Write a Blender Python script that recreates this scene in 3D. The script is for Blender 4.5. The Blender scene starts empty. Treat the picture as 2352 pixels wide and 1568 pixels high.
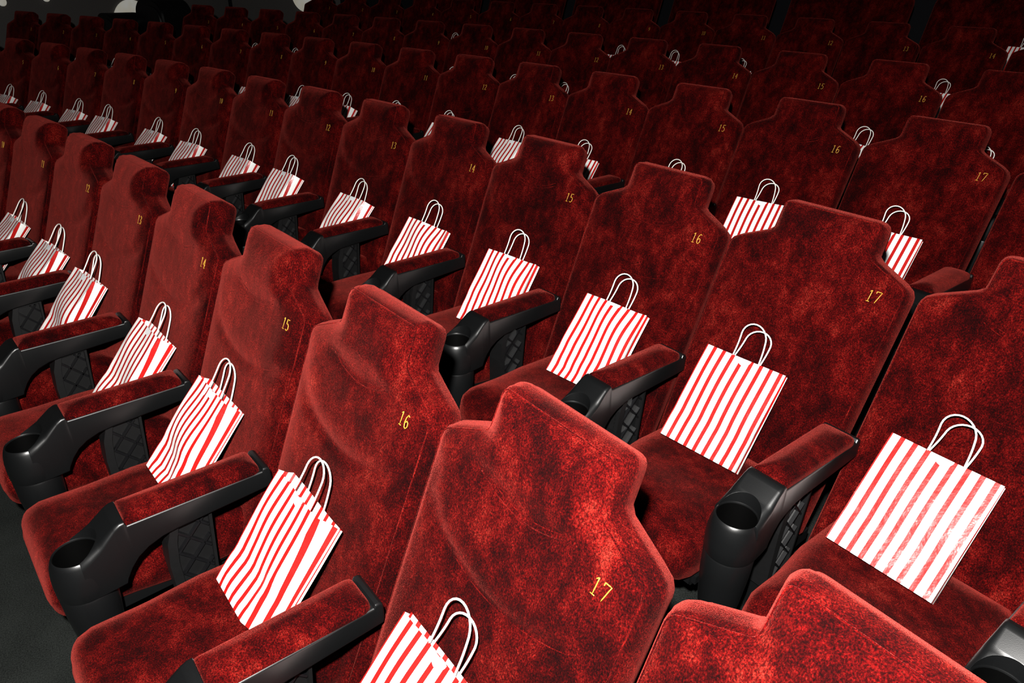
import bpy, bmesh, math, random
from mathutils import Vector, Matrix
random.seed(7)
S = bpy.context.scene
COL = S.collection
sin, cos, pi, sqrt, exp = math.sin, math.cos, math.pi, math.sqrt, math.exp

# ------------------------------------------------------------------ camera, world, flash, exposure
cam_d = bpy.data.cameras.new('camera')
cam = bpy.data.objects.new('camera', cam_d); COL.objects.link(cam)
cam.location = (0.6909, -0.7035, 1.7431)
cam.rotation_euler = (1.08758, -0.02824, 0.89129)
cam_d.sensor_width = 36.0
cam_d.lens = 1568.0 / 2352.0 * 36.0
cam_d.clip_start = 0.02; cam_d.clip_end = 60
S.camera = cam

world = bpy.data.worlds.new('world'); S.world = world; world.use_nodes = True
bg = world.node_tree.nodes['Background']
bg.inputs[0].default_value = (1.0, 0.9, 0.85, 1); bg.inputs[1].default_value = 0.004

# the photographer's flash gun, just above and a little left of the lens
fl = bpy.data.lights.new('camera_flash', 'POINT'); fl.energy = 820; fl.shadow_soft_size = 0.025
fl.color = (1.0, 0.97, 0.93)
flash = bpy.data.objects.new('camera_flash', fl); COL.objects.link(flash)
flash.location = Vector(cam.location) + cam.rotation_euler.to_matrix() @ Vector((-0.06, 0.20, 0.15))

vs = S.view_settings
vs.view_transform = 'Standard'; vs.look = 'None'; vs.exposure = 0.0; vs.gamma = 1.0; vs.use_curve_mapping = False

# ------------------------------------------------------------------ layout of the curved, stepped rows
PITCH = 0.58                        # seat spacing along a row
R0 = 1 / 0.0496483                  # radius of the first row
ROW = {1: (0.0, 0.0, 0.0), 2: (-0.1949, 1.2209, 0.1088), 3: (-0.4002, 2.4426, 0.2203),
       4: (-0.5676, 3.6383, 0.3279), 5: (-1.4061, 5.2770, 0.4704)}   # shift along row, depth, floor height
SOFA_Y, SOFA_Z = 6.677, 0.729
def polar(dep, s, z):
    R = R0 + dep; a = s / R
    return Matrix.Translation((R * sin(a), -R0 + R * cos(a), z)) @ Matrix.Rotation(-a, 4, 'Z')
def seat_matrix(i, j):
    o, y, z = ROW[j]
    return polar(y, (i - 17) * PITCH + o, z)

# ------------------------------------------------------------------ materials
def mat(name):
    m = bpy.data.materials.new(name); m.use_nodes = True
    nt = m.node_tree
    return m, nt, nt.nodes['Principled BSDF'], nt.nodes, nt.links
def noise(N, L, vec, scale, detail=2, rough=.5):
    n = N.new('ShaderNodeTexNoise'); n.inputs['Scale'].default_value = scale
    n.inputs['Detail'].default_value = detail; n.inputs['Roughness'].default_value = rough
    L.new(vec, n.inputs['Vector']); return n.outputs['Fac']
def math_n(N, L, op, a, b=None, c=None):
    n = N.new('ShaderNodeMath'); n.operation = op
    for k, v in enumerate((a, b, c)):
        if v is None: continue
        if isinstance(v, (int, float)): n.inputs[k].default_value = v
        else: L.new(v, n.inputs[k])
    return n.outputs[0]
def ramp(N, L, fac, stops):
    n = N.new('ShaderNodeValToRGB'); cr = n.color_ramp
    while len(cr.elements) < len(stops): cr.elements.new(.5)
    for e, (p, c) in zip(cr.elements, stops): e.position = p; e.color = (*c, 1)
    L.new(fac, n.inputs[0]); return n.outputs[0]

def make_velvet(name, gain=1.0):
    m, nt, P, N, L = mat(name)
    tc = N.new('ShaderNodeTexCoord'); oi = N.new('ShaderNodeObjectInfo')
    sc = N.new('ShaderNodeVectorMath'); sc.operation = 'SCALE'
    cb = N.new('ShaderNodeCombineXYZ')
    for k in range(3): L.new(oi.outputs['Random'], cb.inputs[k])
    L.new(cb.outputs[0], sc.inputs[0]); sc.inputs['Scale'].default_value = 23.0
    ad = N.new('ShaderNodeVectorMath'); ad.operation = 'ADD'
    mp = N.new('ShaderNodeMapping'); mp.inputs['Scale'].default_value = (1, 1, .62)
    L.new(tc.outputs['Object'], mp.inputs[0])
    L.new(mp.outputs[0], ad.inputs[0]); L.new(sc.outputs[0], ad.inputs[1])
    v = ad.outputs[0]
    big = noise(N, L, v, 9, 3, .6)
    mid = noise(N, L, v, 30, 4, .72)
    fine = noise(N, L, v, 300, 5, .85)
    a = math_n(N, L, 'MULTIPLY', big, 0.34); b = math_n(N, L, 'MULTIPLY_ADD', mid, 0.30, a)
    c = math_n(N, L, 'MULTIPLY_ADD', fine, 0.52, b)
    col = ramp(N, L, c, [(.49, (.0055 * gain, .0, .0001)), (.565, (.021 * gain, .0001, .0002)),
                         (.635, (.054 * gain, .0011, .0009)), (.75, (.125 * gain, .0110, .0066))])
    gr = noise(N, L, v, 400, 1, .6)
    mr = N.new('ShaderNodeMapRange'); mr.inputs[1].default_value = .36; mr.inputs[2].default_value = .66; mr.inputs[3].default_value = .40; mr.inputs[4].default_value = 1.75
    L.new(gr, mr.inputs[0])
    mu = N.new('ShaderNodeVectorMath'); mu.operation = 'SCALE'; L.new(col, mu.inputs[0]); L.new(mr.outputs[0], mu.inputs['Scale'])
    L.new(mu.outputs[0], P.inputs['Base Color'])
    P.inputs['Roughness'].default_value = 1.0; P.inputs['Specular IOR Level'].default_value = 0.05
    P.inputs['Sheen Weight'].default_value = 0.17; P.inputs['Sheen Roughness'].default_value = 0.23
    P.inputs['Sheen Tint'].default_value = (1.0, 0.13, 0.10, 1)
    h = noise(N, L, v, 620, 2, .8)
    bu = N.new('ShaderNodeBump'); bu.inputs['Strength'].default_value = .55; bu.inputs['Distance'].default_value = .0022
    L.new(h, bu.inputs['Height']); L.new(bu.outputs[0], P.inputs['Normal'])
    return m
M_velvet = make_velvet('red_velvet')
M_thread = make_velvet('red_thread', 1.3)

def plain(name, col, rough=.4, spec=.5, metal=0, bump=None):
    m, nt, P, N, L = mat(name)
    P.inputs['Base Color'].default_value = (*col, 1); P.inputs['Roughness'].default_value = rough
    P.inputs['Specular IOR Level'].default_value = spec; P.inputs['Metallic'].default_value = metal
    tc = N.new('ShaderNodeTexCoord')
    f = noise(N, L, tc.outputs['Object'], bump[0] if bump else 60, 2)
    cc = ramp(N, L, f, [(.3, tuple(c * .9 for c in col)), (.7, tuple(c * 1.1 for c in col))])
    L.new(cc, P.inputs['Base Color'])
    if bump:
        b = N.new('ShaderNodeBump'); b.inputs['Strength'].default_value = bump[1]; b.inputs['Distance'].default_value = bump[2]
        L.new(f, b.inputs['Height']); L.new(b.outputs[0], P.inputs['Normal'])
    return m
M_black = plain('black_moulded_plastic', (.0026, .0028, .0030), .34, .46, bump=(700, .12, .0006))
M_gloss = plain('glossy_black_plastic', (.004, .004, .0045), .28, .45)
M_brace = plain('ribbed_black_plastic', (.003, .003, .0032), .5, .3)
M_liner = plain('matt_black_liner', (.0004, .0004, .0004), .6, .05)
M_gold = plain('gold_thread', (.42, .22, .022), .5, .4, bump=(900, .3, .0006))
M_cord = plain('white_paper_cord', (.80, .78, .74), .6, .3, bump=(500, .6, .001))
M_wall = plain('dark_grey_wall', (.11, .104, .10), .9, .2, bump=(90, .3, .002))
M_wallb = plain('black_wall', (.006, .006, .008), .9, .2)
M_pale = plain('pale_plaster', (.42, .41, .36), .7, .3)

m, nt, P, N, L = mat('charcoal_carpet'); M_carpet = m
tc = N.new('ShaderNodeTexCoord')
f1 = noise(N, L, tc.outputs['Object'], 260, 3, .7); f2 = noise(N, L, tc.outputs['Object'], 5, 3)
ff = math_n(N, L, 'MULTIPLY_ADD', f2, .3, math_n(N, L, 'MULTIPLY', f1, .7))
L.new(ramp(N, L, ff, [(.36, (.002, .0026, .0023)), (.62, (.017, .0195, .0178))]), P.inputs['Base Color'])
P.inputs['Roughness'].default_value = 1; P.inputs['Specular IOR Level'].default_value = .1
b = N.new('ShaderNodeBump'); b.inputs['Strength'].default_value = .8; b.inputs['Distance'].default_value = .006
L.new(f1, b.inputs['Height']); L.new(b.outputs[0], P.inputs['Normal'])

m, nt, P, N, L = mat('striped_paper'); M_paper = m
uv = N.new('ShaderNodeUVMap'); uv.uv_map = 'UVMap'
sx = N.new('ShaderNodeSeparateXYZ'); L.new(uv.outputs[0], sx.inputs[0])
fr = math_n(N, L, 'FRACT', math_n(N, L, 'DIVIDE', sx.outputs[0], 0.0305))
red = math_n(N, L, 'LESS_THAN', fr, 0.385)
mx = N.new('ShaderNodeMix'); mx.data_type = 'RGBA'
mx.inputs[6].default_value = (.80, .80, .78, 1); mx.inputs[7].default_value = (.40, .007, .006, 1)
L.new(red, mx.inputs[0]); L.new(mx.outputs[2], P.inputs['Base Color'])
L.new(math_n(N, L, 'MULTIPLY_ADD', red, -.17, .5), P.inputs['Roughness'])
P.inputs['Specular IOR Level'].default_value = .5
tc = N.new('ShaderNodeTexCoord'); f = noise(N, L, tc.outputs['Object'], 16, 4, .6)
b = N.new('ShaderNodeBump'); b.inputs['Strength'].default_value = .35; b.inputs['Distance'].default_value = .01
L.new(f, b.inputs['Height']); L.new(b.outputs[0], P.inputs['Normal'])

m, nt, P, N, L = mat('white_sticker'); M_stick = m
uv = N.new('ShaderNodeUVMap'); uv.uv_map = 'UVMap'
wv = N.new('ShaderNodeTexWave'); wv.inputs['Scale'].default_value = 2.2; wv.inputs['Distortion'].default_value = 9
wv.inputs['Detail'].default_value = 2; L.new(uv.outputs[0], wv.inputs['Vector'])
L.new(ramp(N, L, wv.outputs['Fac'], [(.0, (.45, .48, .55)), (.12, (.82, .83, .84))]), P.inputs['Base Color'])
P.inputs['Roughness'].default_value = .45

# ------------------------------------------------------------------ mesh helpers
def mesh_obj(name, me, parent=None, mtx=None, kind=None):
    o = bpy.data.objects.new(name, me); COL.objects.link(o)
    if parent: o.parent = parent
    if mtx is not None: o.matrix_world = mtx
    if kind: o['kind'] = kind
    return o
def to_mesh(name, verts, faces, m, smooth=True, angle=None):
    me = bpy.data.meshes.new(name); me.from_pydata([tuple(v) for v in verts], [], faces); me.materials.append(m)
    me.validate(); me.update()
    if smooth:
        me.polygons.foreach_set('use_smooth', [True] * len(me.polygons))
        if angle: me.set_sharp_from_angle(angle=math.radians(angle))
    return me
def bm_mesh(name, bm, m, smooth=True, angle=40):
    bmesh.ops.recalc_face_normals(bm, faces=bm.faces)
    me = bpy.data.meshes.new(name); bm.to_mesh(me); bm.free(); me.materials.append(m)
    if smooth:
        me.polygons.foreach_set('use_smooth', [True] * len(me.polygons)); me.set_sharp_from_angle(angle=math.radians(angle))
    return me
def smooth(a, b, x):
    t = min(1, max(0, (x - a) / (b - a))); return t * t * (3 - 2 * t)
def fillet(pts, n=7):
    """pts: (x, y, radius) open chain -> rounded polyline"""
    out = [Vector(pts[0][:2])]
    for k in range(1, len(pts) - 1):
        p0, p1, p2 = (Vector(q[:2]) for q in pts[k - 1:k + 2]); r = pts[k][2]
        a = (p0 - p1).normalized(); b2 = (p2 - p1).normalized()
        ang = a.angle(b2); t = min(r / math.tan(ang / 2), (p0 - p1).length * .49, (p2 - p1).length * .49)
        s, e = p1 + a * t, p1 + b2 * t
        for q in range(n + 1):
            f = q / n; out.append(s * (1 - f) ** 2 + p1 * 2 * f * (1 - f) + e * f * f)
    out.append(Vector(pts[-1][:2])); return out
def seg_dist(p, a, b):
    ab = b - a; t = max(0, min(1, (p - a).dot(ab) / max(ab.length_squared, 1e-12))); return (p - a - ab * t).length
def slab(right, T, rf, rb, front, mapf, ncol=14, dv=.014, wall_bulge=.006, bottom_round=True):
    """closed cushion over a symmetric outline; `right` = right half outline from bottom to top (u, v)"""
    v0, v1 = right[0].y, right[-1].y
    def hw(v):
        for a, b in zip(right, right[1:]):
            if a.y <= v <= b.y + 1e-9 and b.y - a.y > 1e-9: return a.x + (b.x - a.x) * (v - a.y) / (b.y - a.y)
        return right[-1].x
    top_hw = [p.x for p in right if abs(p.y - v1) < 1e-6]
    def hwc(v): return max(top_hw) if v >= v1 - 1e-6 else (max([p.x for p in right if abs(p.y - v0) < 1e-6]) if v <= v0 + 1e-6 else hw(v))
    segs = list(zip(right, right[1:])); segs += [(Vector((-a.x, a.y)), Vector((-b.x, b.y))) for a, b in segs]
    segs.append((Vector((-max(top_hw), v1)), Vector((max(top_hw), v1))))
    if bottom_round: segs.append((Vector((-right[0].x, v0)), Vector((right[0].x, v0))))
    ed = [0, .003, .008, .016, .027]
    n = max(4, int((v1 - v0 - .054) / dv)); vsx = [v0 + e for e in ed] + [v0 + .027 + (v1 - v0 - .054) * k / n for k in range(1, n)] + [v1 - e for e in ed[::-1]]
    rows = []
    for v in vsx:
        h = hwc(v); c = min(1, h / .08)
        us = [-h + e * c for e in ed] + [(-h + .027 * c) + (2 * h - .054 * c) * k / ncol for k in range(1, ncol)] + [h - e * c for e in ed[::-1]]
        rows.append([(u, v, min(seg_dist(Vector((u, v)), a, b) for a, b in segs)) for u in us])
    nc, nr = len(rows[0]), len(rows); V, F = [], []
    def rnd(d, r): return 0 if d >= r else r - sqrt(max(0, r * r - (r - d) ** 2))
    for row in rows:
        for u, v, d in row: V.append(mapf(u, v, rnd(d, rf) - front(u, v, d)))
    nb = len(V)
    for row in rows:
        for u, v, d in row: V.append(mapf(u, v, T - rnd(d, rb)))
    for r in range(nr - 1):
        for c in range(nc - 1):
            q = [r * nc + c, r * nc + c + 1, (r + 1) * nc + c + 1, (r + 1) * nc + c]
            F.append(q); F.append([nb + k for k in q[::-1]])
    loop = [(0, c) for c in range(nc)] + [(r, nc - 1) for r in range(1, nr)] + [(nr - 1, c) for c in range(nc - 2, -1, -1)] + [(r, 0) for r in range(nr - 2, 0, -1)]
    prev = [r * nc + c for r, c in loop]; last = [nb + k for k in prev]
    pts = [Vector(rows[r][c][:2]) for r, c in loop]; nl = len(pts)
    for step in (1, 2):
        cur = []; f = step / 3
        for k in range(nl):
            t = pts[(k + 1) % nl] - pts[k - 1]
            nn = Vector((t.y, -t.x)); nn = nn.normalized() if nn.length > 1e-9 else Vector((0, 0))
            p = pts[k] + nn * wall_bulge * sin(pi * f)
            w = (rf - front(pts[k].x, pts[k].y, 0)) * (1 - f) + (T - rb) * f
            cur.append(len(V)); V.append(mapf(p.x, p.y, w))
        for k in range(nl): F.append([prev[k], cur[k], cur[(k + 1) % nl], prev[(k + 1) % nl]][::-1])
        prev = cur
    for k in range(nl): F.append([prev[k], last[k], last[(k + 1) % nl], prev[(k + 1) % nl]][::-1])
    return V, F
def slab_mesh(name, m, *a, **k):
    V, F = slab(*a, **k); me = to_mesh(name, V, F, m)
    bm = bmesh.new(); bm.from_mesh(me); bmesh.ops.remove_doubles(bm, verts=bm.verts, dist=1e-5)
    bmesh.ops.recalc_face_normals(bm, faces=bm.faces); bm.to_mesh(me); bm.free()
    me.polygons.foreach_set('use_smooth', [True] * len(me.polygons)); return me
def tube(path, r, n=6, ref=(0, 0, 1), cap=True):
    V, F = [], []; L_ = len(path); path = [Vector(p) for p in path]
    ref = Vector(ref)
    for k, p in enumerate(path):
        t = (path[min(k + 1, L_ - 1)] - path[max(k - 1, 0)]).normalized()
        a = t.cross(ref)
        if a.length < .2: a = t.cross(Vector((0, 1, 0)))
        a.normalize(); b2 = t.cross(a)
        for q in range(n): V.append(p + (a * cos(2 * pi * q / n) + b2 * sin(2 * pi * q / n)) * r)
    for k in range(L_ - 1):
        for q in range(n): F.append([k * n + q, k * n + (q + 1) % n, (k + 1) * n + (q + 1) % n, (k + 1) * n + q])
    if cap: F.append(list(range(n))[::-1]); F.append([(L_ - 1) * n + q for q in range(n)])
    return V, F
def merge(*parts):
    V, F = [], []
    for v, f in parts:
        o = len(V); V += list(v); F += [[o + k for k in q] for q in f]
    return V, F
def box(x0, x1, y0, y1, z0, z1):
    V = [(x, y, z) for z in (z0, z1) for y in (y0, y1) for x in (x0, x1)]
    return V, [[0, 2, 3, 1], [4, 5, 7, 6], [0, 1, 5, 4], [2, 6, 7, 3], [0, 4, 6, 2], [1, 3, 7, 5]]
def lathe(prof, n=28):
    V = [(r * cos(2 * pi * k / n), r * sin(2 * pi * k / n), z) for r, z in prof for k in range(n)]
    F = [[a * n + k, a * n + (k + 1) % n, (a + 1) * n + (k + 1) % n, (a + 1) * n + k] for a in range(len(prof) - 1) for k in range(n)]
    return V, F
def moved(vf, d): return [Vector(v) + Vector(d) for v in vf[0]], vf[1]
def bevel_box(name, m, dims, w=.006):
    bm = bmesh.new(); V, F = box(*dims)
    vs_ = [bm.verts.new(v) for v in V]
    for f in F: bm.faces.new([vs_[k] for k in f])
    bmesh.ops.bevel(bm, geom=list(bm.edges), offset=w, segments=2, affect='EDGES', clamp_overlap=True)
    return bm_mesh(name, bm, m)
def prism(poly, axis, a, b, bev=0, seg=3):
    """poly (p, q) extruded along axis 'X' (p=y, q=z) or 'Z' (p=x, q=y) -> bmesh"""
    bm = bmesh.new()
    mk = (lambda p, q, t: (t, p, q)) if axis == 'X' else (lambda p, q, t: (p, q, t))
    A = [bm.verts.new(mk(p, q, a)) for p, q in poly]; B = [bm.verts.new(mk(p, q, b)) for p, q in poly]
    fa = bm.faces.new(A); fb = bm.faces.new(B[::-1])
    for k in range(len(poly)): bm.faces.new([A[k], B[k], B[(k + 1) % len(poly)], A[(k + 1) % len(poly)]])
    bmesh.ops.recalc_face_normals(bm, faces=bm.faces)
    if bev:
        ed = list({e for f in (fa, fb) for e in f.edges})
        bmesh.ops.bevel(bm, geom=ed, offset=bev, segments=seg, affect='EDGES', clamp_overlap=True)
    return bm
def boolean(base, others, bev=0):
    """base mesh, [(op, mesh)] -> mesh"""
    o = bpy.data.objects.new('tmp', base); COL.objects.link(o); tmp = [o]
    for op, me in others:
        q = bpy.data.objects.new('tmp', me); COL.objects.link(q); tmp.append(q)
        md = o.modifiers.new('b', 'BOOLEAN'); md.operation = op; md.object = q; md.solver = 'EXACT'
    if bev:
        md = o.modifiers.new('v', 'BEVEL'); md.width = bev; md.segments = 3; md.limit_method = 'ANGLE'; md.angle_limit = math.radians(38); md.use_clamp_overlap = True
    dg = bpy.context.evaluated_depsgraph_get()
    me = bpy.data.meshes.new_from_object(o.evaluated_get(dg))
    for q in tmp: bpy.data.objects.remove(q)
    return me

# ------------------------------------------------------------------ the room
AMIN, AMAX = -0.56, 0.20
def ring_mesh(name, prof, m, a0, a1, n=60):
    V, F = [], []
    for k in range(n + 1):
        a = a0 + (a1 - a0) * k / n
        for dep, z in prof: V.append(((R0 + dep) * sin(a), -R0 + (R0 + dep) * cos(a), z))
    c = len(prof)
    for k in range(n):
        for q in range(c - 1): F.append([k * c + q, k * c + q + 1, (k + 1) * c + q + 1, (k + 1) * c + q][::-1])
    return to_mesh(name, V, F, m, smooth=False)
RISE = .93
steps = [(-3.2, -.35), (-2.2, -.35), (-2.2, 0)]
for j in (2, 3, 4, 5):
    y, z, zp = ROW[j][1] - RISE, ROW[j][2], ROW[j - 1][2]
    steps += [(y, zp), (y, z)]
steps += [(SOFA_Y - 1.0, ROW[5][2]), (SOFA_Y - 1.0, SOFA_Z), (8.6, SOFA_Z)]
mesh_obj('floor', ring_mesh('floor', steps, M_carpet, AMIN, AMAX), kind='structure')
mesh_obj('wall_back', ring_mesh('wall_back', [(8.4, 0), (8.4, 4.2), (8.55, 4.2), (8.55, 0)], M_wallb, AMIN, AMAX), kind='structure')
WALL_A = -0.535
wm = Matrix.Translation((0, -R0, 0)) @ Matrix.Rotation(-WALL_A, 4, 'Z')     # local y = radial distance, local x = off the wall
V, F = box(-.12, 0, R0 - 3.2, R0 + 8.5, -.35, 4.2)
mesh_obj('wall_left', to_mesh('wall_left', V, F, M_wall, smooth=False), mtx=wm, kind='structure')

m, nt, P, N, L = mat('disc_glow'); M_glow = m  # emission added to brighten the pale discs, no known light source
P.inputs['Base Color'].default_value = (.75, .74, .68, 1); P.inputs['Roughness'].default_value = .6
tc = N.new('ShaderNodeTexCoord'); f = noise(N, L, tc.outputs['Object'], 6, 2)
L.new(ramp(N, L, f, [(.3, (.8, .74, .58)), (.7, (.86, .86, .80))]), P.inputs['Emission Color']); P.inputs['Emission Strength'].default_value = .24
# grey panel added over the black back wall, beside the left wall
mesh_obj('added_panel_1', ring_mesh('added_panel_1', [(8.39, SOFA_Z), (8.34, SOFA_Z), (8.34, 2.9), (8.39, 2.9)], M_wall, -.53, -.44, 6), kind='structure')
def on_wall(dep, z, off=0): return wm @ Matrix.Translation((off, R0 + dep, z)) @ Matrix.Rotation(pi / 2, 4, 'Y')
def disc(name, mtx, r, label, grp):  # stand-in for an unidentified pale shape, its glow is added
    o = mesh_obj(name, to_mesh('disc_face', *lathe([(.001, .05), (r * .8, .045), (r, .03), (r, .012), (r * .96, .010)], 40), M_glow, angle=40), mtx=mtx)
    o['label'] = label; o['category'] = 'wall disc'; o['group'] = grp
    child('backplate', to_mesh('backplate', *lathe([(r * .96, .012), (r * .96, .0), (.001, 0)], 40), M_black, angle=40), o)
def child(name, me, par, label=None):
    o = bpy.data.objects.new(name, me); COL.objects.link(o); o.parent = par
    if label: o['label'] = label
    return o
disc('wall_disc', on_wall(6.0, .90), .42, 'large round pale disc on the grey side wall behind black blocks', 'pale wall discs')
disc('wall_disc', on_wall(3.80, 1.31), .06, 'tiny round pale disc on the grey side wall, farther from the large round disc', 'pale wall discs')
disc('wall_disc', on_wall(4.49, 1.36), .06, 'tiny round pale disc on the grey side wall, between its twin and the large disc', 'pale wall discs')
dm = Matrix.Translation((0, -R0, 0)) @ Matrix.Rotation(.4675, 4, 'Z') @ Matrix.Translation((0, R0 + 8.33, 1.45)) @ Matrix.Rotation(pi / 2, 4, 'X')
disc('wall_disc', dm, .30, 'round pale disc on the grey panel behind the fifth row', 'pale wall discs')
def block(s, dep, w, h, label):  # rounded stand-in for an unidentified black shape at the row end
    pr = fillet([(-w / 2, 0, 0), (-w / 2, h, w * .42), (w / 2, h, w * .42), (w / 2, 0, 0)], n=8)
    bm = prism([(p.x, p.y) for p in pr], 'X', -.22, .22, .02, 2)
    me = bm_mesh('block_body', bm, M_black)
    o = bpy.data.objects.new('black_block', None); COL.objects.link(o); o.matrix_world = polar(dep, s, ROW[4][2] if dep < 4.3 else ROW[5][2]) @ Matrix.Rotation(pi / 2, 4, 'Z')
    o['label'] = label; o['category'] = 'speaker'; o['group'] = 'black blocks at the end of the fourth row'
    child('block_body', me, o)
    child('block_front', bm_mesh('block_front', prism([(p.x * .86, .04 + p.y * .9) for p in pr], 'X', -.232, -.215, .004, 1), M_gloss), o)
block(-9.43, 3.66, .50, 1.13, 'tall black rounded block at the end of the fourth row')
block(-9.80, 3.40, .34, .96, 'shorter black rounded block in front of the large pale disc')
# ------------------------------------------------------------------ seat parts (shared meshes)
TH = math.atan(.39); CT, ST = cos(TH), sin(TH)
def back_map(u, v, w): return Vector((u, -.309 + v * ST + w * CT, .40 + v * CT - w * ST))
right = fillet([(.268, -.14, 0), (.277, .600, .042), (.153, .657, .013), (.150, .752, .027), (0, .752, 0)])
right = [p for p in right if p.x > 1e-6]
def smile(u): return .755 + .045 * (u / .2) ** 2 + .07 * max(0, (abs(u) - .18) / .08) ** 2
def headline(u): return .924 + .028 * (u / .12) ** 2
def back_front(u, v, d):
    z = .40 + v * CT; E = smooth(0, .075, d)
    s1 = smooth(-.01, .05, z - smile(u))
    b = .013 * s1 * E + .007 * (1 - s1) * E - .006 * exp(-((z - smile(u) + .006) / .014) ** 2) * E
    b += .010 * smooth(.935, .985, z) * smooth(0, .05, d)
    if abs(u) < .15: b -= .004 * exp(-((z - headline(u)) / .010) ** 2) * smooth(.15, .10, abs(u))
    return b - .014
ME_back = slab_mesh('backrest', M_velvet, right, .115, .024, .035, back_front, back_map, ncol=18, dv=.0125)
def outline_dist_inset(dd):
    pts = []
    for k, p in enumerate(right):
        a = right[max(k - 1, 0)]; b2 = right[min(k + 1, len(right) - 1)]
        t = (b2 - a); nn = Vector((-t.y, t.x)).normalized(); pts.append(p + nn * dd)
    return pts
ins = [p for p in outline_dist_inset(.010) if p.y < .743 and p.x > .10]
ins.append(Vector((.09, .742)))
def lift(p, d, e=0):
    r = .024; rn = 0 if d >= r else r - sqrt(r * r - (r - d) ** 2)
    return back_map(p.x, p.y, rn - back_front(p.x, p.y, d) - e)
path = [lift(p, .010) for p in ins]; path = path + [Vector((-p.x, p.y, p.z)) for p in path[::-1]]
ME_seam = to_mesh('edge_seam', *tube(path, .0017, 6), M_thread)
def curve_on(fn, us, off=0):
    out = []
    for u in us:
        v = (fn(u) + off - .40) / CT; out.append(back_map(u, v, -back_front(u, v, .1) - .0004))
    return out
ul = [-.115 + .23 * k / 22 for k in range(23)]
ME_stitch = to_mesh('stitching', *merge(tube(curve_on(headline, ul, .004), .0011, 5), tube(curve_on(headline, ul, -.006), .0011, 5)), M_thread)
us = [-.215 + .43 * k / 30 for k in range(31)]
ME_fold = to_mesh('lumbar_seam', *tube(curve_on(smile, us, -.006), .0011, 5), M_thread)

cush = fillet([(.0, 0, 0), (.203, 0, .070), (.205, .165, .05), (.2235, .30, .08), (.2235, .515, .03), (0, .515, 0)], n=9)
cush = [p for p in cush if p.x > 1e-6]
cush[0] = Vector((cush[0].x, 0))
def cush_map(u, v, w): return Vector((u, -.79 + v, .418 - .02 * smooth(0, .45, v) - w))
def cush_front(u, v, d): return .012 * smooth(0, .12, d) * (1 - .5 * (u / .24) ** 2) - .008 * exp(-((v - .26) / .1) ** 2) * smooth(.05, .12, d)
ME_cush = slab_mesh('seat_cushion', M_velvet, cush, .150, .060, .045, cush_front, cush_map, ncol=12, dv=.03, wall_bulge=.004)
ME_pan = bevel_box('seat_pan', M_black, (-.20, .20, -.72, -.33, .235, .285), .012)

AX = -PITCH / 2                                                   # the shared arm stands left of its seat
def interp(tab, y):
    for (ya, va), (yb, vb) in zip(tab, tab[1:]):
        if ya >= y >= yb: return va + (vb - va) * (y - ya) / (yb - ya)
    return tab[0][1] if y > tab[0][0] else tab[-1][1]
TOP = [(-.252, .560), (-.2535, .585), (-.257, .594), (-.263, .598), (-.272, .598), (-.276, .590), (-.602, .592), (-.606, .604), (-.616, .604), (-.628, .599), (-.645, .586), (-.665, .570), (-.69, .556), (-.712, .547)]
BOT = [(-.252, .545), (-.2535, .539), (-.257, .536), (-.50, .524), (-.535, .519), (-.570, .506), (-.595, .489), (-.615, .466), (-.630, .440), (-.634, .428), (-.712, .428)]
WID = [(-.252, .046), (-.257, .0505), (-.60, .0505), (-.63, .0525), (-.66, .0570), (-.69, .0602), (-.712, .0610)]
RAD = [(-.252, .006), (-.60, .006), (-.63, .012), (-.67, .020), (-.712, .026)]
ys = sorted({y for t in (TOP, BOT, WID, RAD) for y, _ in t} | {-.30 - .04 * k for k in range(8)}, reverse=True)
V, F = [], []
for y in ys:
    w, zt, zb, r = interp(WID, y), interp(TOP, y), interp(BOT, y), interp(RAD, y)
    r = min(r, (zt - zb) * .45); rb = min(.005, (zt - zb) * .3); q = []
    for k in range(4): a_ = -pi / 2 + pi / 2 * k / 3; q.append((w - rb + rb * cos(a_), zb + rb + rb * sin(a_)))
    for k in range(7): a_ = pi / 2 * k / 6; q.append((w - r + r * cos(a_), zt - r + r * sin(a_)))
    q += [(-x, z) for x, z in q[::-1]]
    V += [(AX + x, y, z) for x, z in q]
nq = len(q)
for k in range(len(ys) - 1):
    for c in range(nq): F.append([k * nq + c, k * nq + (c + 1) % nq, (k + 1) * nq + (c + 1) % nq, (k + 1) * nq + c])
F.append(list(range(nq))); F.append([(len(ys) - 1) * nq + c for c in range(nq)][::-1])
A = to_mesh('a', V, F, M_black); bm = bmesh.new(); bm.from_mesh(A); bmesh.ops.recalc_face_normals(bm, faces=bm.faces); bm.to_mesh(A); bm.free()
hole = [(AX + .0505 * cos(2 * pi * k / 40), -.711 + .0505 * sin(2 * pi * k / 40)) for k in range(40)]
C_ = bm_mesh('c', prism(hole, 'Z', .25, .8), M_black)
cut = boolean(A, [('DIFFERENCE', C_)], .003)
shell = moved(lathe([(.0525, .430), (.0600, .430), (.0625, .437), (.0632, .465), (.0622, .492), (.0595, .512), (.0555, .527), (.0515, .5365), (.0490, .5385), (.0478, .536), (.0478, .48)], 44), (AX, -.711, 0))
ME_arm = to_mesh('armrest', *merge(([v.co.copy() for v in cut.vertices], [list(f.vertices) for f in cut.polygons]), shell), M_black)
ME_arm.materials.clear(); ME_arm.materials.append(M_black)
ME_arm.polygons.foreach_set('material_index', [0] * len(ME_arm.polygons))
ME_arm.polygons.foreach_set('use_smooth', [True] * len(ME_arm.polygons)); ME_arm.set_sharp_from_angle(angle=math.radians(32))
pad = fillet([(0, 0, 0), (.046, .0, .006), (.0485, .328, .020), (0, .328, 0)], n=5); pad = [p for p in pad if p.x > 1e-6]
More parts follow.
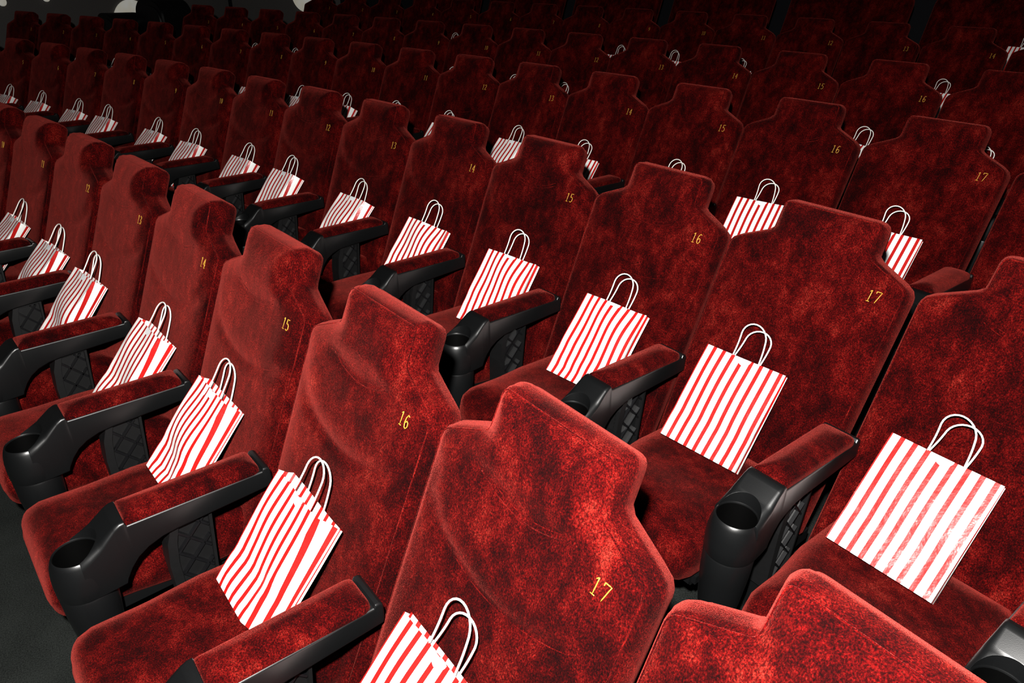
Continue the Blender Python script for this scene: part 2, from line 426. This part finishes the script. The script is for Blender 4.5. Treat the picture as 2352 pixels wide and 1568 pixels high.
ME_pad = slab_mesh('arm_pad', M_velvet, pad, .026, .009, .003, lambda u, v, d: .013 * smooth(0, .04, d), lambda u, v, w: Vector((AX + u, -.606 + v, .6065 - w)), ncol=6, dv=.03, wall_bulge=.001)
ME_liner = to_mesh('cup_liner', *moved(lathe([(.0476, .5340), (.0468, .5345), (.0464, .5300), (.0458, .47), (.043, .350), (.001, .347)]), (AX, -.711, 0)), M_liner, angle=40)
ME_cupbase = to_mesh('cup_base', *moved(lathe([(.0515, .430), (.0590, .430), (.0612, .424), (.0590, .36), (.0525, .28), (.043, .215), (.030, .180), (.001, .170)]), (AX, -.711, 0)), M_black, angle=50)
br = [(-.412, .522), (-.432, .20), (-.530, .20), (-.535, .40), (-.528, .47), (-.512, .520)]
bi = [(-.420, .516), (-.438, .21), (-.508, .21), (-.512, .40), (-.506, .465), (-.494, .514)]
fr_ = []
for side in (-1, 1):
    x0, x1 = AX + side * .014, AX + side * .030
    for k in range(len(br)):
        k2 = (k + 1) % len(br)
        q = [br[k], br[k2], bi[k2], bi[k]]
        V = [(x, p, z) for x in (x0, x1) for p, z in q]
        fr_.append((V, [[0, 1, 2, 3], [7, 6, 5, 4], [0, 4, 5, 1], [1, 5, 6, 2], [2, 6, 7, 3], [3, 7, 4, 0]]))
plate = prism(br, 'X', AX - .016, AX + .016)
me_p = bm_mesh('p', plate, M_black); pv = [v.co.copy() for v in me_p.vertices]; pf = [list(f.vertices) for f in me_p.polygons]
ME_brace = to_mesh('brace', *merge((pv, pf), *fr_), M_brace, smooth=False)
ribs = []
def clip_rib(y0, z0, dy, dz):
    pts = []
    for t in [k / 120 for k in range(-120, 121)]:
        y, z = y0 + dy * t * .4, z0 + dz * t * .4
        if .215 < z < .512 and -.509 + max(0, z - .42) * .12 < y < -.434 + (z - .30) * .06: pts.append((y, z))
    return (pts[0], pts[-1]) if len(pts) > 4 else None
for zc in [.175 + .072 * k for k in range(7)]:
    for dz in (1, -1):
        r_ = clip_rib(-.475, zc, .66, dz * .75)
        if not r_: continue
        (ya, za), (yb, zb) = r_; L_ = math.hypot(yb - ya, zb - za); ny, nz = -(zb - za) / L_ * .0026, (yb - ya) / L_ * .0026
        for side in (-1, 1):
            xs = (AX + side * .015, AX + side * .027)
            V = [(x, y, z) for x in xs for y, z in ((ya + ny, za + nz), (yb + ny, zb + nz), (yb - ny, zb - nz), (ya - ny, za - nz))]
            ribs.append((V, [[0, 1, 2, 3], [7, 6, 5, 4], [0, 4, 5, 1], [1, 5, 6, 2], [2, 6, 7, 3], [3, 7, 4, 0]]))
ME_lattice = to_mesh('lattice_ribs', *merge(*ribs), M_gloss, smooth=False)
ME_leg = to_mesh('leg', *merge(box(AX - .022, AX + .022, -.515, -.42, .0, .215), box(AX - .04, AX + .04, -.60, -.36, .0, .012)), M_black, smooth=False)
ME_bar = to_mesh('back_support', *merge(box(-.22, .22, -.255, -.20, .20, .37), box(-.255, .255, -.40, -.21, .16, .20)), M_black, smooth=False)

# ------------------------------------------------------------------ embroidered numbers
DIG = {'0': [[(.5, 1), (.2, .85), (.12, .5), (.2, .15), (.5, 0), (.8, .15), (.88, .5), (.8, .85), (.5, 1)]],
       '1': [[(.25, .85), (.52, 1), (.52, 0)], [(.25, 0), (.8, 0)]],
       '2': [[(.12, .78), (.3, .97), (.6, 1), (.85, .82), (.8, .55), (.12, 0), (.9, 0), (.9, .12)]],
       '3': [[(.12, .85), (.4, 1), (.75, .92), (.8, .7), (.45, .53), (.85, .38), (.82, .12), (.5, 0), (.1, .12)]],
       '4': [[(.68, 0), (.68, 1), (.08, .32), (.95, .32)], [(.5, 0), (.88, 0)]],
       '5': [[(.85, 1), (.22, 1), (.18, .55), (.5, .63), (.82, .48), (.85, .2), (.55, 0), (.12, .08)]],
       '6': [[(.8, .92), (.5, 1), (.22, .75), (.14, .35), (.3, .05), (.6, 0), (.85, .2), (.8, .45), (.5, .55), (.2, .35)]],
       '7': [[(.1, .82), (.1, 1), (.9, 1), (.45, 0)]],
       '8': [[(.5, .54), (.2, .75), (.3, .96), (.6, 1), (.82, .8), (.5, .54), (.14, .3), (.25, .05), (.6, 0), (.88, .22), (.5, .54)]],
       '9': [[(.8, .62), (.5, .44), (.2, .6), (.22, .88), (.5, 1), (.8, .9), (.86, .6), (.7, .2), (.4, 0)]]}
NUM = {}
def number_mesh(n, uc=.2045, zc=.9196, wid=.0165):
    key = (n, uc)
    if key in NUM: return NUM[key]
    parts = []; s = str(n); h = .029
    for k, ch in enumerate(s):
        for st_ in DIG[ch]:
            pts = []
            for a, b2 in zip(st_, st_[1:]):
                for q in range(4): pts.append((a[0] + (b2[0] - a[0]) * q / 4, a[1] + (b2[1] - a[1]) * q / 4))
            pts.append(st_[-1]); P3 = []
            for x, y in pts:
                u = uc + ((k - (len(s) - 1) / 2 - .5) * 1.18 + x + .0) * wid + y * .002; z = zc + (y - .5) * h
                v = (z - .40) / CT; P3.append(back_map(u, v, -back_front(u, v, .065) - .0001))
            parts.append(tube(P3, .0011, 6))
    NUM[key] = to_mesh('seat_number', *merge(*parts), M_gold); return NUM[key]

# ------------------------------------------------------------------ the seats
ORD = {1: 'front row', 2: 'second row', 3: 'third row', 4: 'fourth row', 5: 'fifth row'}
SEATS = {1: range(8, 19), 2: range(2, 20), 3: range(1, 20), 4: range(3, 20), 5: range(4, 20)}
WORD = 'zero one two three four five six seven eight nine ten eleven twelve thirteen fourteen fifteen sixteen seventeen eighteen nineteen twenty'.split()
def printed(i, j): return i - 3 if j == 5 else i
def empty(name, mtx, label, cat, group):
    o = bpy.data.objects.new(name, None); COL.objects.link(o); o.empty_display_size = .1; o.matrix_world = mtx
    o['label'] = label; o['category'] = cat; o['group'] = group; return o
def child(name, me, par, label=None):
    o = bpy.data.objects.new(name, me); COL.objects.link(o); o.parent = par
    if label: o['label'] = label
    return o
for j, rng in SEATS.items():
    for i in rng:
        n = printed(i, j)
        t = empty('cinema_seat', seat_matrix(i, j), f'red velvet cinema seat with gold number {WORD[n]} in the {ORD[j]}', 'cinema seat', 'red cinema seats in curved rows')
        b = child('backrest', ME_back, t); child('edge_seam', ME_seam, b); child('headrest_stitching', ME_stitch, b); child('lumbar_seam', ME_fold, b)
        child('seat_number', number_mesh(n), b, f'gold embroidered number {n}')
        child('seat_cushion', ME_cush, t); child('seat_pan', ME_pan, t); child('back_support', ME_bar, t)
        a = child('armrest', ME_arm, t, 'black plastic armrest with cup holder'); child('arm_pad', ME_pad, a, 'red velvet pad'); child('cup_liner', ME_liner, a); child('cup_base', ME_cupbase, a)
        br_ = child('brace', ME_brace, t); child('lattice_ribs', ME_lattice, br_)
        child('leg', ME_leg, t)

# ------------------------------------------------------------------ the love seats of the last row
SW = .575
sr = fillet([(SW - .004, 0, 0), (SW, .69, .09), (0, .69, 0)]); sr = [p for p in sr if p.x > 1e-6]
def sofa_front(u, v, d):
    return .022 * smooth(0, .10, d) - .010 * exp(-(u / .012) ** 2) * smooth(.0, .05, d) - .014
ME_sback = slab_mesh('sofa_backrest', M_velvet, sr, .125, .028, .035, sofa_front, back_map, ncol=30, dv=.025)
sc_ = fillet([(.0, 0, 0), (SW - .06, 0, .06), (SW - .06, .50, .03), (0, .50, 0)], n=7); sc_ = [p for p in sc_ if p.x > 1e-6]
ME_scush = slab_mesh('sofa_cushion', M_velvet, sc_, .150, .06, .045, lambda u, v, d: .012 * smooth(0, .12, d) - .01 * exp(-(u / .014) ** 2) * smooth(0, .05, d), cush_map, ncol=24, dv=.04, wall_bulge=.01)
def sofa_arm(sgn):
    x0, x1 = sgn * (SW - .055), sgn * (SW + .045)
    pr = fillet([(-.27, .20, 0), (-.25, .57, .03), (-.72, .60, .06), (-.76, .20, .02), (-.27, .20, 0)], n=4)
    return bm_mesh('sofa_arm', prism([(p.x, p.y) for p in pr[:-1]], 'X', min(x0, x1), max(x0, x1), .012, 2), M_black)
ME_sarm = [sofa_arm(-1), sofa_arm(1)]
ME_sleg = [to_mesh('sofa_leg', *box(sg * SW - .03, sg * SW + .03, -.70, -.30, 0, .21), M_black, smooth=False) for sg in (-1, 1)]
SOFAS = range(-4, 3)
for k in SOFAS:
    nl, nr_ = 10 + 2 * k, 11 + 2 * k
    mt = polar(SOFA_Y, -3.0 + 1.336 * k, SOFA_Z)
    t = empty('love_seat', mt, f'red velvet two-person sofa with gold numbers {WORD[nl]} and {WORD[nr_]} in the back row', 'sofa', 'red love seats in the back row')
    b = child('backrest', ME_sback, t)
    child('seat_number', number_mesh(nl, -.466), b, f'gold embroidered number {nl}'); child('seat_number', number_mesh(nr_, .466), b, f'gold embroidered number {nr_}')
    child('seat_cushion', ME_scush, t)
    for q in (0, 1): child('armrest', ME_sarm[q], t); child('leg', ME_sleg[q], t)

# ------------------------------------------------------------------ striped paper bags
BW, BH = .255, .31
def bag_meshes(seed, d0, d1, gfold):
    rnd = random.Random(seed); nx, ng, nz = 36, 6, 18
    ph = [rnd.uniform(0, 6.28) for _ in range(8)]; amp = (.5, 1.0, 1.7, 1.3)[seed - 1]
    def dfm(x, z):
        f = z / BH
        return amp * (.0045 * sin(5.5 * f + ph[0]) + .003 * sin(9 * f + 14 * x + ph[1]) + .0022 * sin(26 * x + ph[2] + 3 * f)) * smooth(0, .12, f)
    fold = d1 > .035
    def xr(f): return (.035 + .050 * f) if fold else BW / 2
    def crease(f): return .006 * max(0, 1 - abs(f - .30) / .10)
    rows = []
    for r in range(nz + 1):
        f = r / nz; z = BH * f; D = d0 + (d1 - d0) * f; row = []
        x1_ = xr(f); e1 = dfm(x1_, z) * .25 + crease(f) * .5
        for k in range(nx):
            x = -BW / 2 + (x1_ + BW / 2) * k / nx; row.append((x, dfm(x, z) * min(1, 4 * min(k, nx - k) / nx + .25) + crease(f) * .5, z, x + BW / 2))
        for k in range(ng):
            g = k / ng; x = x1_ + (BW / 2 - x1_) * g - gfold * f * (1 - abs(2 * g - 1))
            row.append((x, D * g + e1 * (1 - g), z, BW / 2 + x if fold else BW + D * g))
        for k in range(nx):
            x = BW / 2 - BW * k / nx; row.append((x, D + dfm(x, z) * .5 * min(1, 4 * min(k, nx - k) / nx + .25), z, BW + d0 + BW * k / nx))
        for k in range(ng):
            g = k / ng; row.append((-BW / 2 + gfold * f * (1 - abs(2 * g - 1)), D * (1 - g) + dfm(-BW / 2, z) * .25 * g, z, 2 * BW + d0 + D * g))
        rows.append(row)
    n = len(rows[0]); V, F, UVs = [], [], []
    for row in rows:
        for x, y, z, u in row: V.append((x, y, z))
    per = 2 * BW + 2 * d0
    for r in range(nz):
        for k in range(n):
            k2 = (k + 1) % n
            F.append([r * n + k, r * n + k2, (r + 1) * n + k2, (r + 1) * n + k])
            ua, ub = rows[r][k][3], rows[r][k2][3] if k2 else per
            uc, ud = rows[r + 1][k][3], rows[r + 1][k2][3] if k2 else per
            UVs += [(ua, r / nz), (ub, r / nz), (ud, (r + 1) / nz), (uc, (r + 1) / nz)]
    # folded bottom: front edge to back edge strips, print carries on underneath
    for k in range(nx):
        a, b2 = k, k + 1
        c, d = nx + ng + (nx - k - 1), nx + ng + (nx - k)
        c = c % n; d = d % n
        F.append([a, d, c, b2]); x = rows[0][a][3]; x2 = rows[0][b2][3]
        UVs += [(x, 0), (x, -.1), (x2, -.1), (x2, 0)]
    me = bpy.data.meshes.new('paper_bag'); me.from_pydata(V, [], F); me.materials.append(M_paper)
    ul_ = me.uv_layers.new(name='UVMap')
    flat = [c for q in UVs for c in q]
    ul_.data.foreach_set('uv', [c + (.0085 if k % 2 == 0 else 0) for k, c in enumerate(flat)])
    me.update(); me.polygons.foreach_set('use_smooth', [True] * len(me.polygons)); me.set_sharp_from_angle(angle=math.radians(38))
    def handle(yb, tilt, sway, hh):
        hw = .043; pts = []
        for k in range(33):
            t = k / 32
            if t < .3: x, z = -hw + .004 * (t / .3), BH - .03 + (hh * .62 + .03) * t / .3
            elif t > .7: x, z = hw - .004 * ((1 - t) / .3), BH - .03 + (hh * .62 + .03) * (1 - t) / .3
            else:
                a = pi * (.7 - t) / .4; x, z = (hw - .004) * cos(a) , BH + hh * .62 + hh * .38 * sin(a)
            up = max(0, z - BH)
            pts.append((x + sway * up + .002 * sin(40 * up), yb + tilt * up, z))
        return to_mesh('handle', *tube(pts, .0023, 7, (0, 1, 0)), M_cord)
    h1 = handle(.004, rnd.uniform(-.18, -.10), rnd.uniform(-.1, .12), rnd.uniform(.095, .108))
    h2 = handle(max(.012, d1 - .004), -d1 * 6 - rnd.uniform(.08, .16), rnd.uniform(-.02, .20), rnd.uniform(.093, .106))
    sv = [(0, 0)] + [(.021 * cos(pi + pi * k / 14), .021 * sin(pi + pi * k / 14)) for k in range(15)]
    sm = bpy.data.meshes.new('sticker')
    sm.from_pydata([(x, dfm(x, BH) - .0028, BH - .0005 + z) for x, z in sv], [], [[0, k, k + 1] for k in range(1, 15)])
    sm.materials.append(M_stick); u2 = sm.uv_layers.new(name='UVMap')
    for lp in sm.loops: u2.data[lp.index].uv = (sv[lp.vertex_index][0] * 30 + .5, sv[lp.vertex_index][1] * 30 + .5)
    return me, h1, h2, sm
BAGS = [bag_meshes(1, .036, .020, .006), bag_meshes(2, .042, .046, .006), bag_meshes(3, .040, .028, .008), bag_meshes(4, .038, .042, .008)]
POSE = {(18, 2): (-.044, -.479, -.012, .714, .001), (17, 2): (-.024, -.454, .058, .682, .004), (16, 2): (.044, -.463, .068, .710, .010),
 (15, 2): (.076, -.448, .076, .650, .015), (14, 2): (.098, -.459, .073, .671, -.026), (13, 2): (.068, -.471, -.011, .721, 0), (12, 2): (-.002, -.473, .008, .704, 0),
 (11, 2): (.105, -.474, -.011, .750, 0), (10, 2): (.074, -.489, .045, .783, .009), (9, 2): (.170, -.472, -.034, .789, 0), (8, 2): (-.015, -.475, .019, .707, 0),
 (7, 2): (.100, -.477, 0, .784, .005), (6, 2): (.064, -.473, -.006, .751, .003), (5, 2): (.107, -.470, -.023, .775, 0),
 (17, 1): (-.014, -.464, -.013, .708, 0), (16, 1): (.009, -.468, .001, .661, -.024), (15, 1): (-.002, -.458, -.020, .690, .014), (14, 1): (.032, -.464, -.022, .714, 0),
 (13, 1): (-.028, -.475, .021, .687, 0), (12, 1): (.062, -.473, -.004, .715, 0), (11, 1): (.085, -.466, -.05, .720, -.004),
 (17, 3): (.005, -.460, .029, .646, .004), (16, 3): (.033, -.475, .097, .695, .026), (15, 3): (.046, -.473, -.013, .735, 0), (14, 3): (.031, -.483, .065, .759, 0),
 (13, 3): (.044, -.470, -.031, .708, 0), (12, 3): (-.005, -.468, 0, .680, 0), (11, 3): (.008, -.469, 0, .696, 0), (10, 3): (.037, -.482, .087, .776, 0), (9, 3): (.018, -.481, -.049, .768, .007),
 (17, 4): (.029, -.474, -.009, .769, 0), (16, 4): (.0, -.478, .03, .735, .0), (17, 5): (-.013, -.473, .004, .769, 0), (14, 5): (.105, -.469, -.029, .746, 0),
 (12, 5): (0, -.467, 0, .628, 0), (13, 5): (.020, -.467, 0, .632, 0), (8, 5): (.069, -.468, -.018, .712, 0), (11, 4): (.05, -.468, -.013, .702, 0), (10, 4): (-.076, -.474, .021, .710, 0)}
def place_bag(base, pose, var, label):
    x, y, yaw, lean, roll = pose; lean = min(lean, .735); x = max(-.09, min(.09, x))
    mt = base @ Matrix.Translation((x, y, .430)) @ Matrix.Rotation(yaw, 4, 'Z') @ Matrix.Rotation(-lean, 4, 'X') @ Matrix.Rotation(-roll, 4, 'Y')
    body, h1, h2, stk = BAGS[var]
    o = mesh_obj('paper_bag', body, mtx=mt); o['label'] = label; o['category'] = 'paper bag'; o['group'] = 'striped paper bags on the seats'
    child('handle', h1, o); child('handle', h2, o); child('sticker', stk, o, 'white round sticker')
VAR = {(18, 2): 0, (17, 2): 0, (16, 2): 2, (15, 2): 2, (16, 1): 1, (15, 1): 3, (14, 1): 1, (17, 1): 0}
for j, rng in SEATS.items():
    for i in rng:
        if i == 19 and j < 3: continue
        r_ = random.Random(i * 31 + j * 7)
        pose = POSE.get((i, j), (r_.uniform(-.05, .08), -.472, r_.uniform(-.06, .06), r_.uniform(.68, .78), r_.uniform(-.02, .02)))
        place_bag(seat_matrix(i, j), pose, VAR.get((i, j), (r_.choice((1, 3)) if i < 14 else r_.choice((0, 2)))), f'red and white striped paper bag on seat number {WORD[printed(i, j)]} of the {ORD[j]}')
place_bag(polar(SOFA_Y, -3.0 + 1.336, SOFA_Z) @ Matrix.Translation((.28, 0, 0)), (0.0, -.472, .02, .70, 0), 0, 'red and white striped paper bag on the back-row sofa numbered twelve and thirteen')
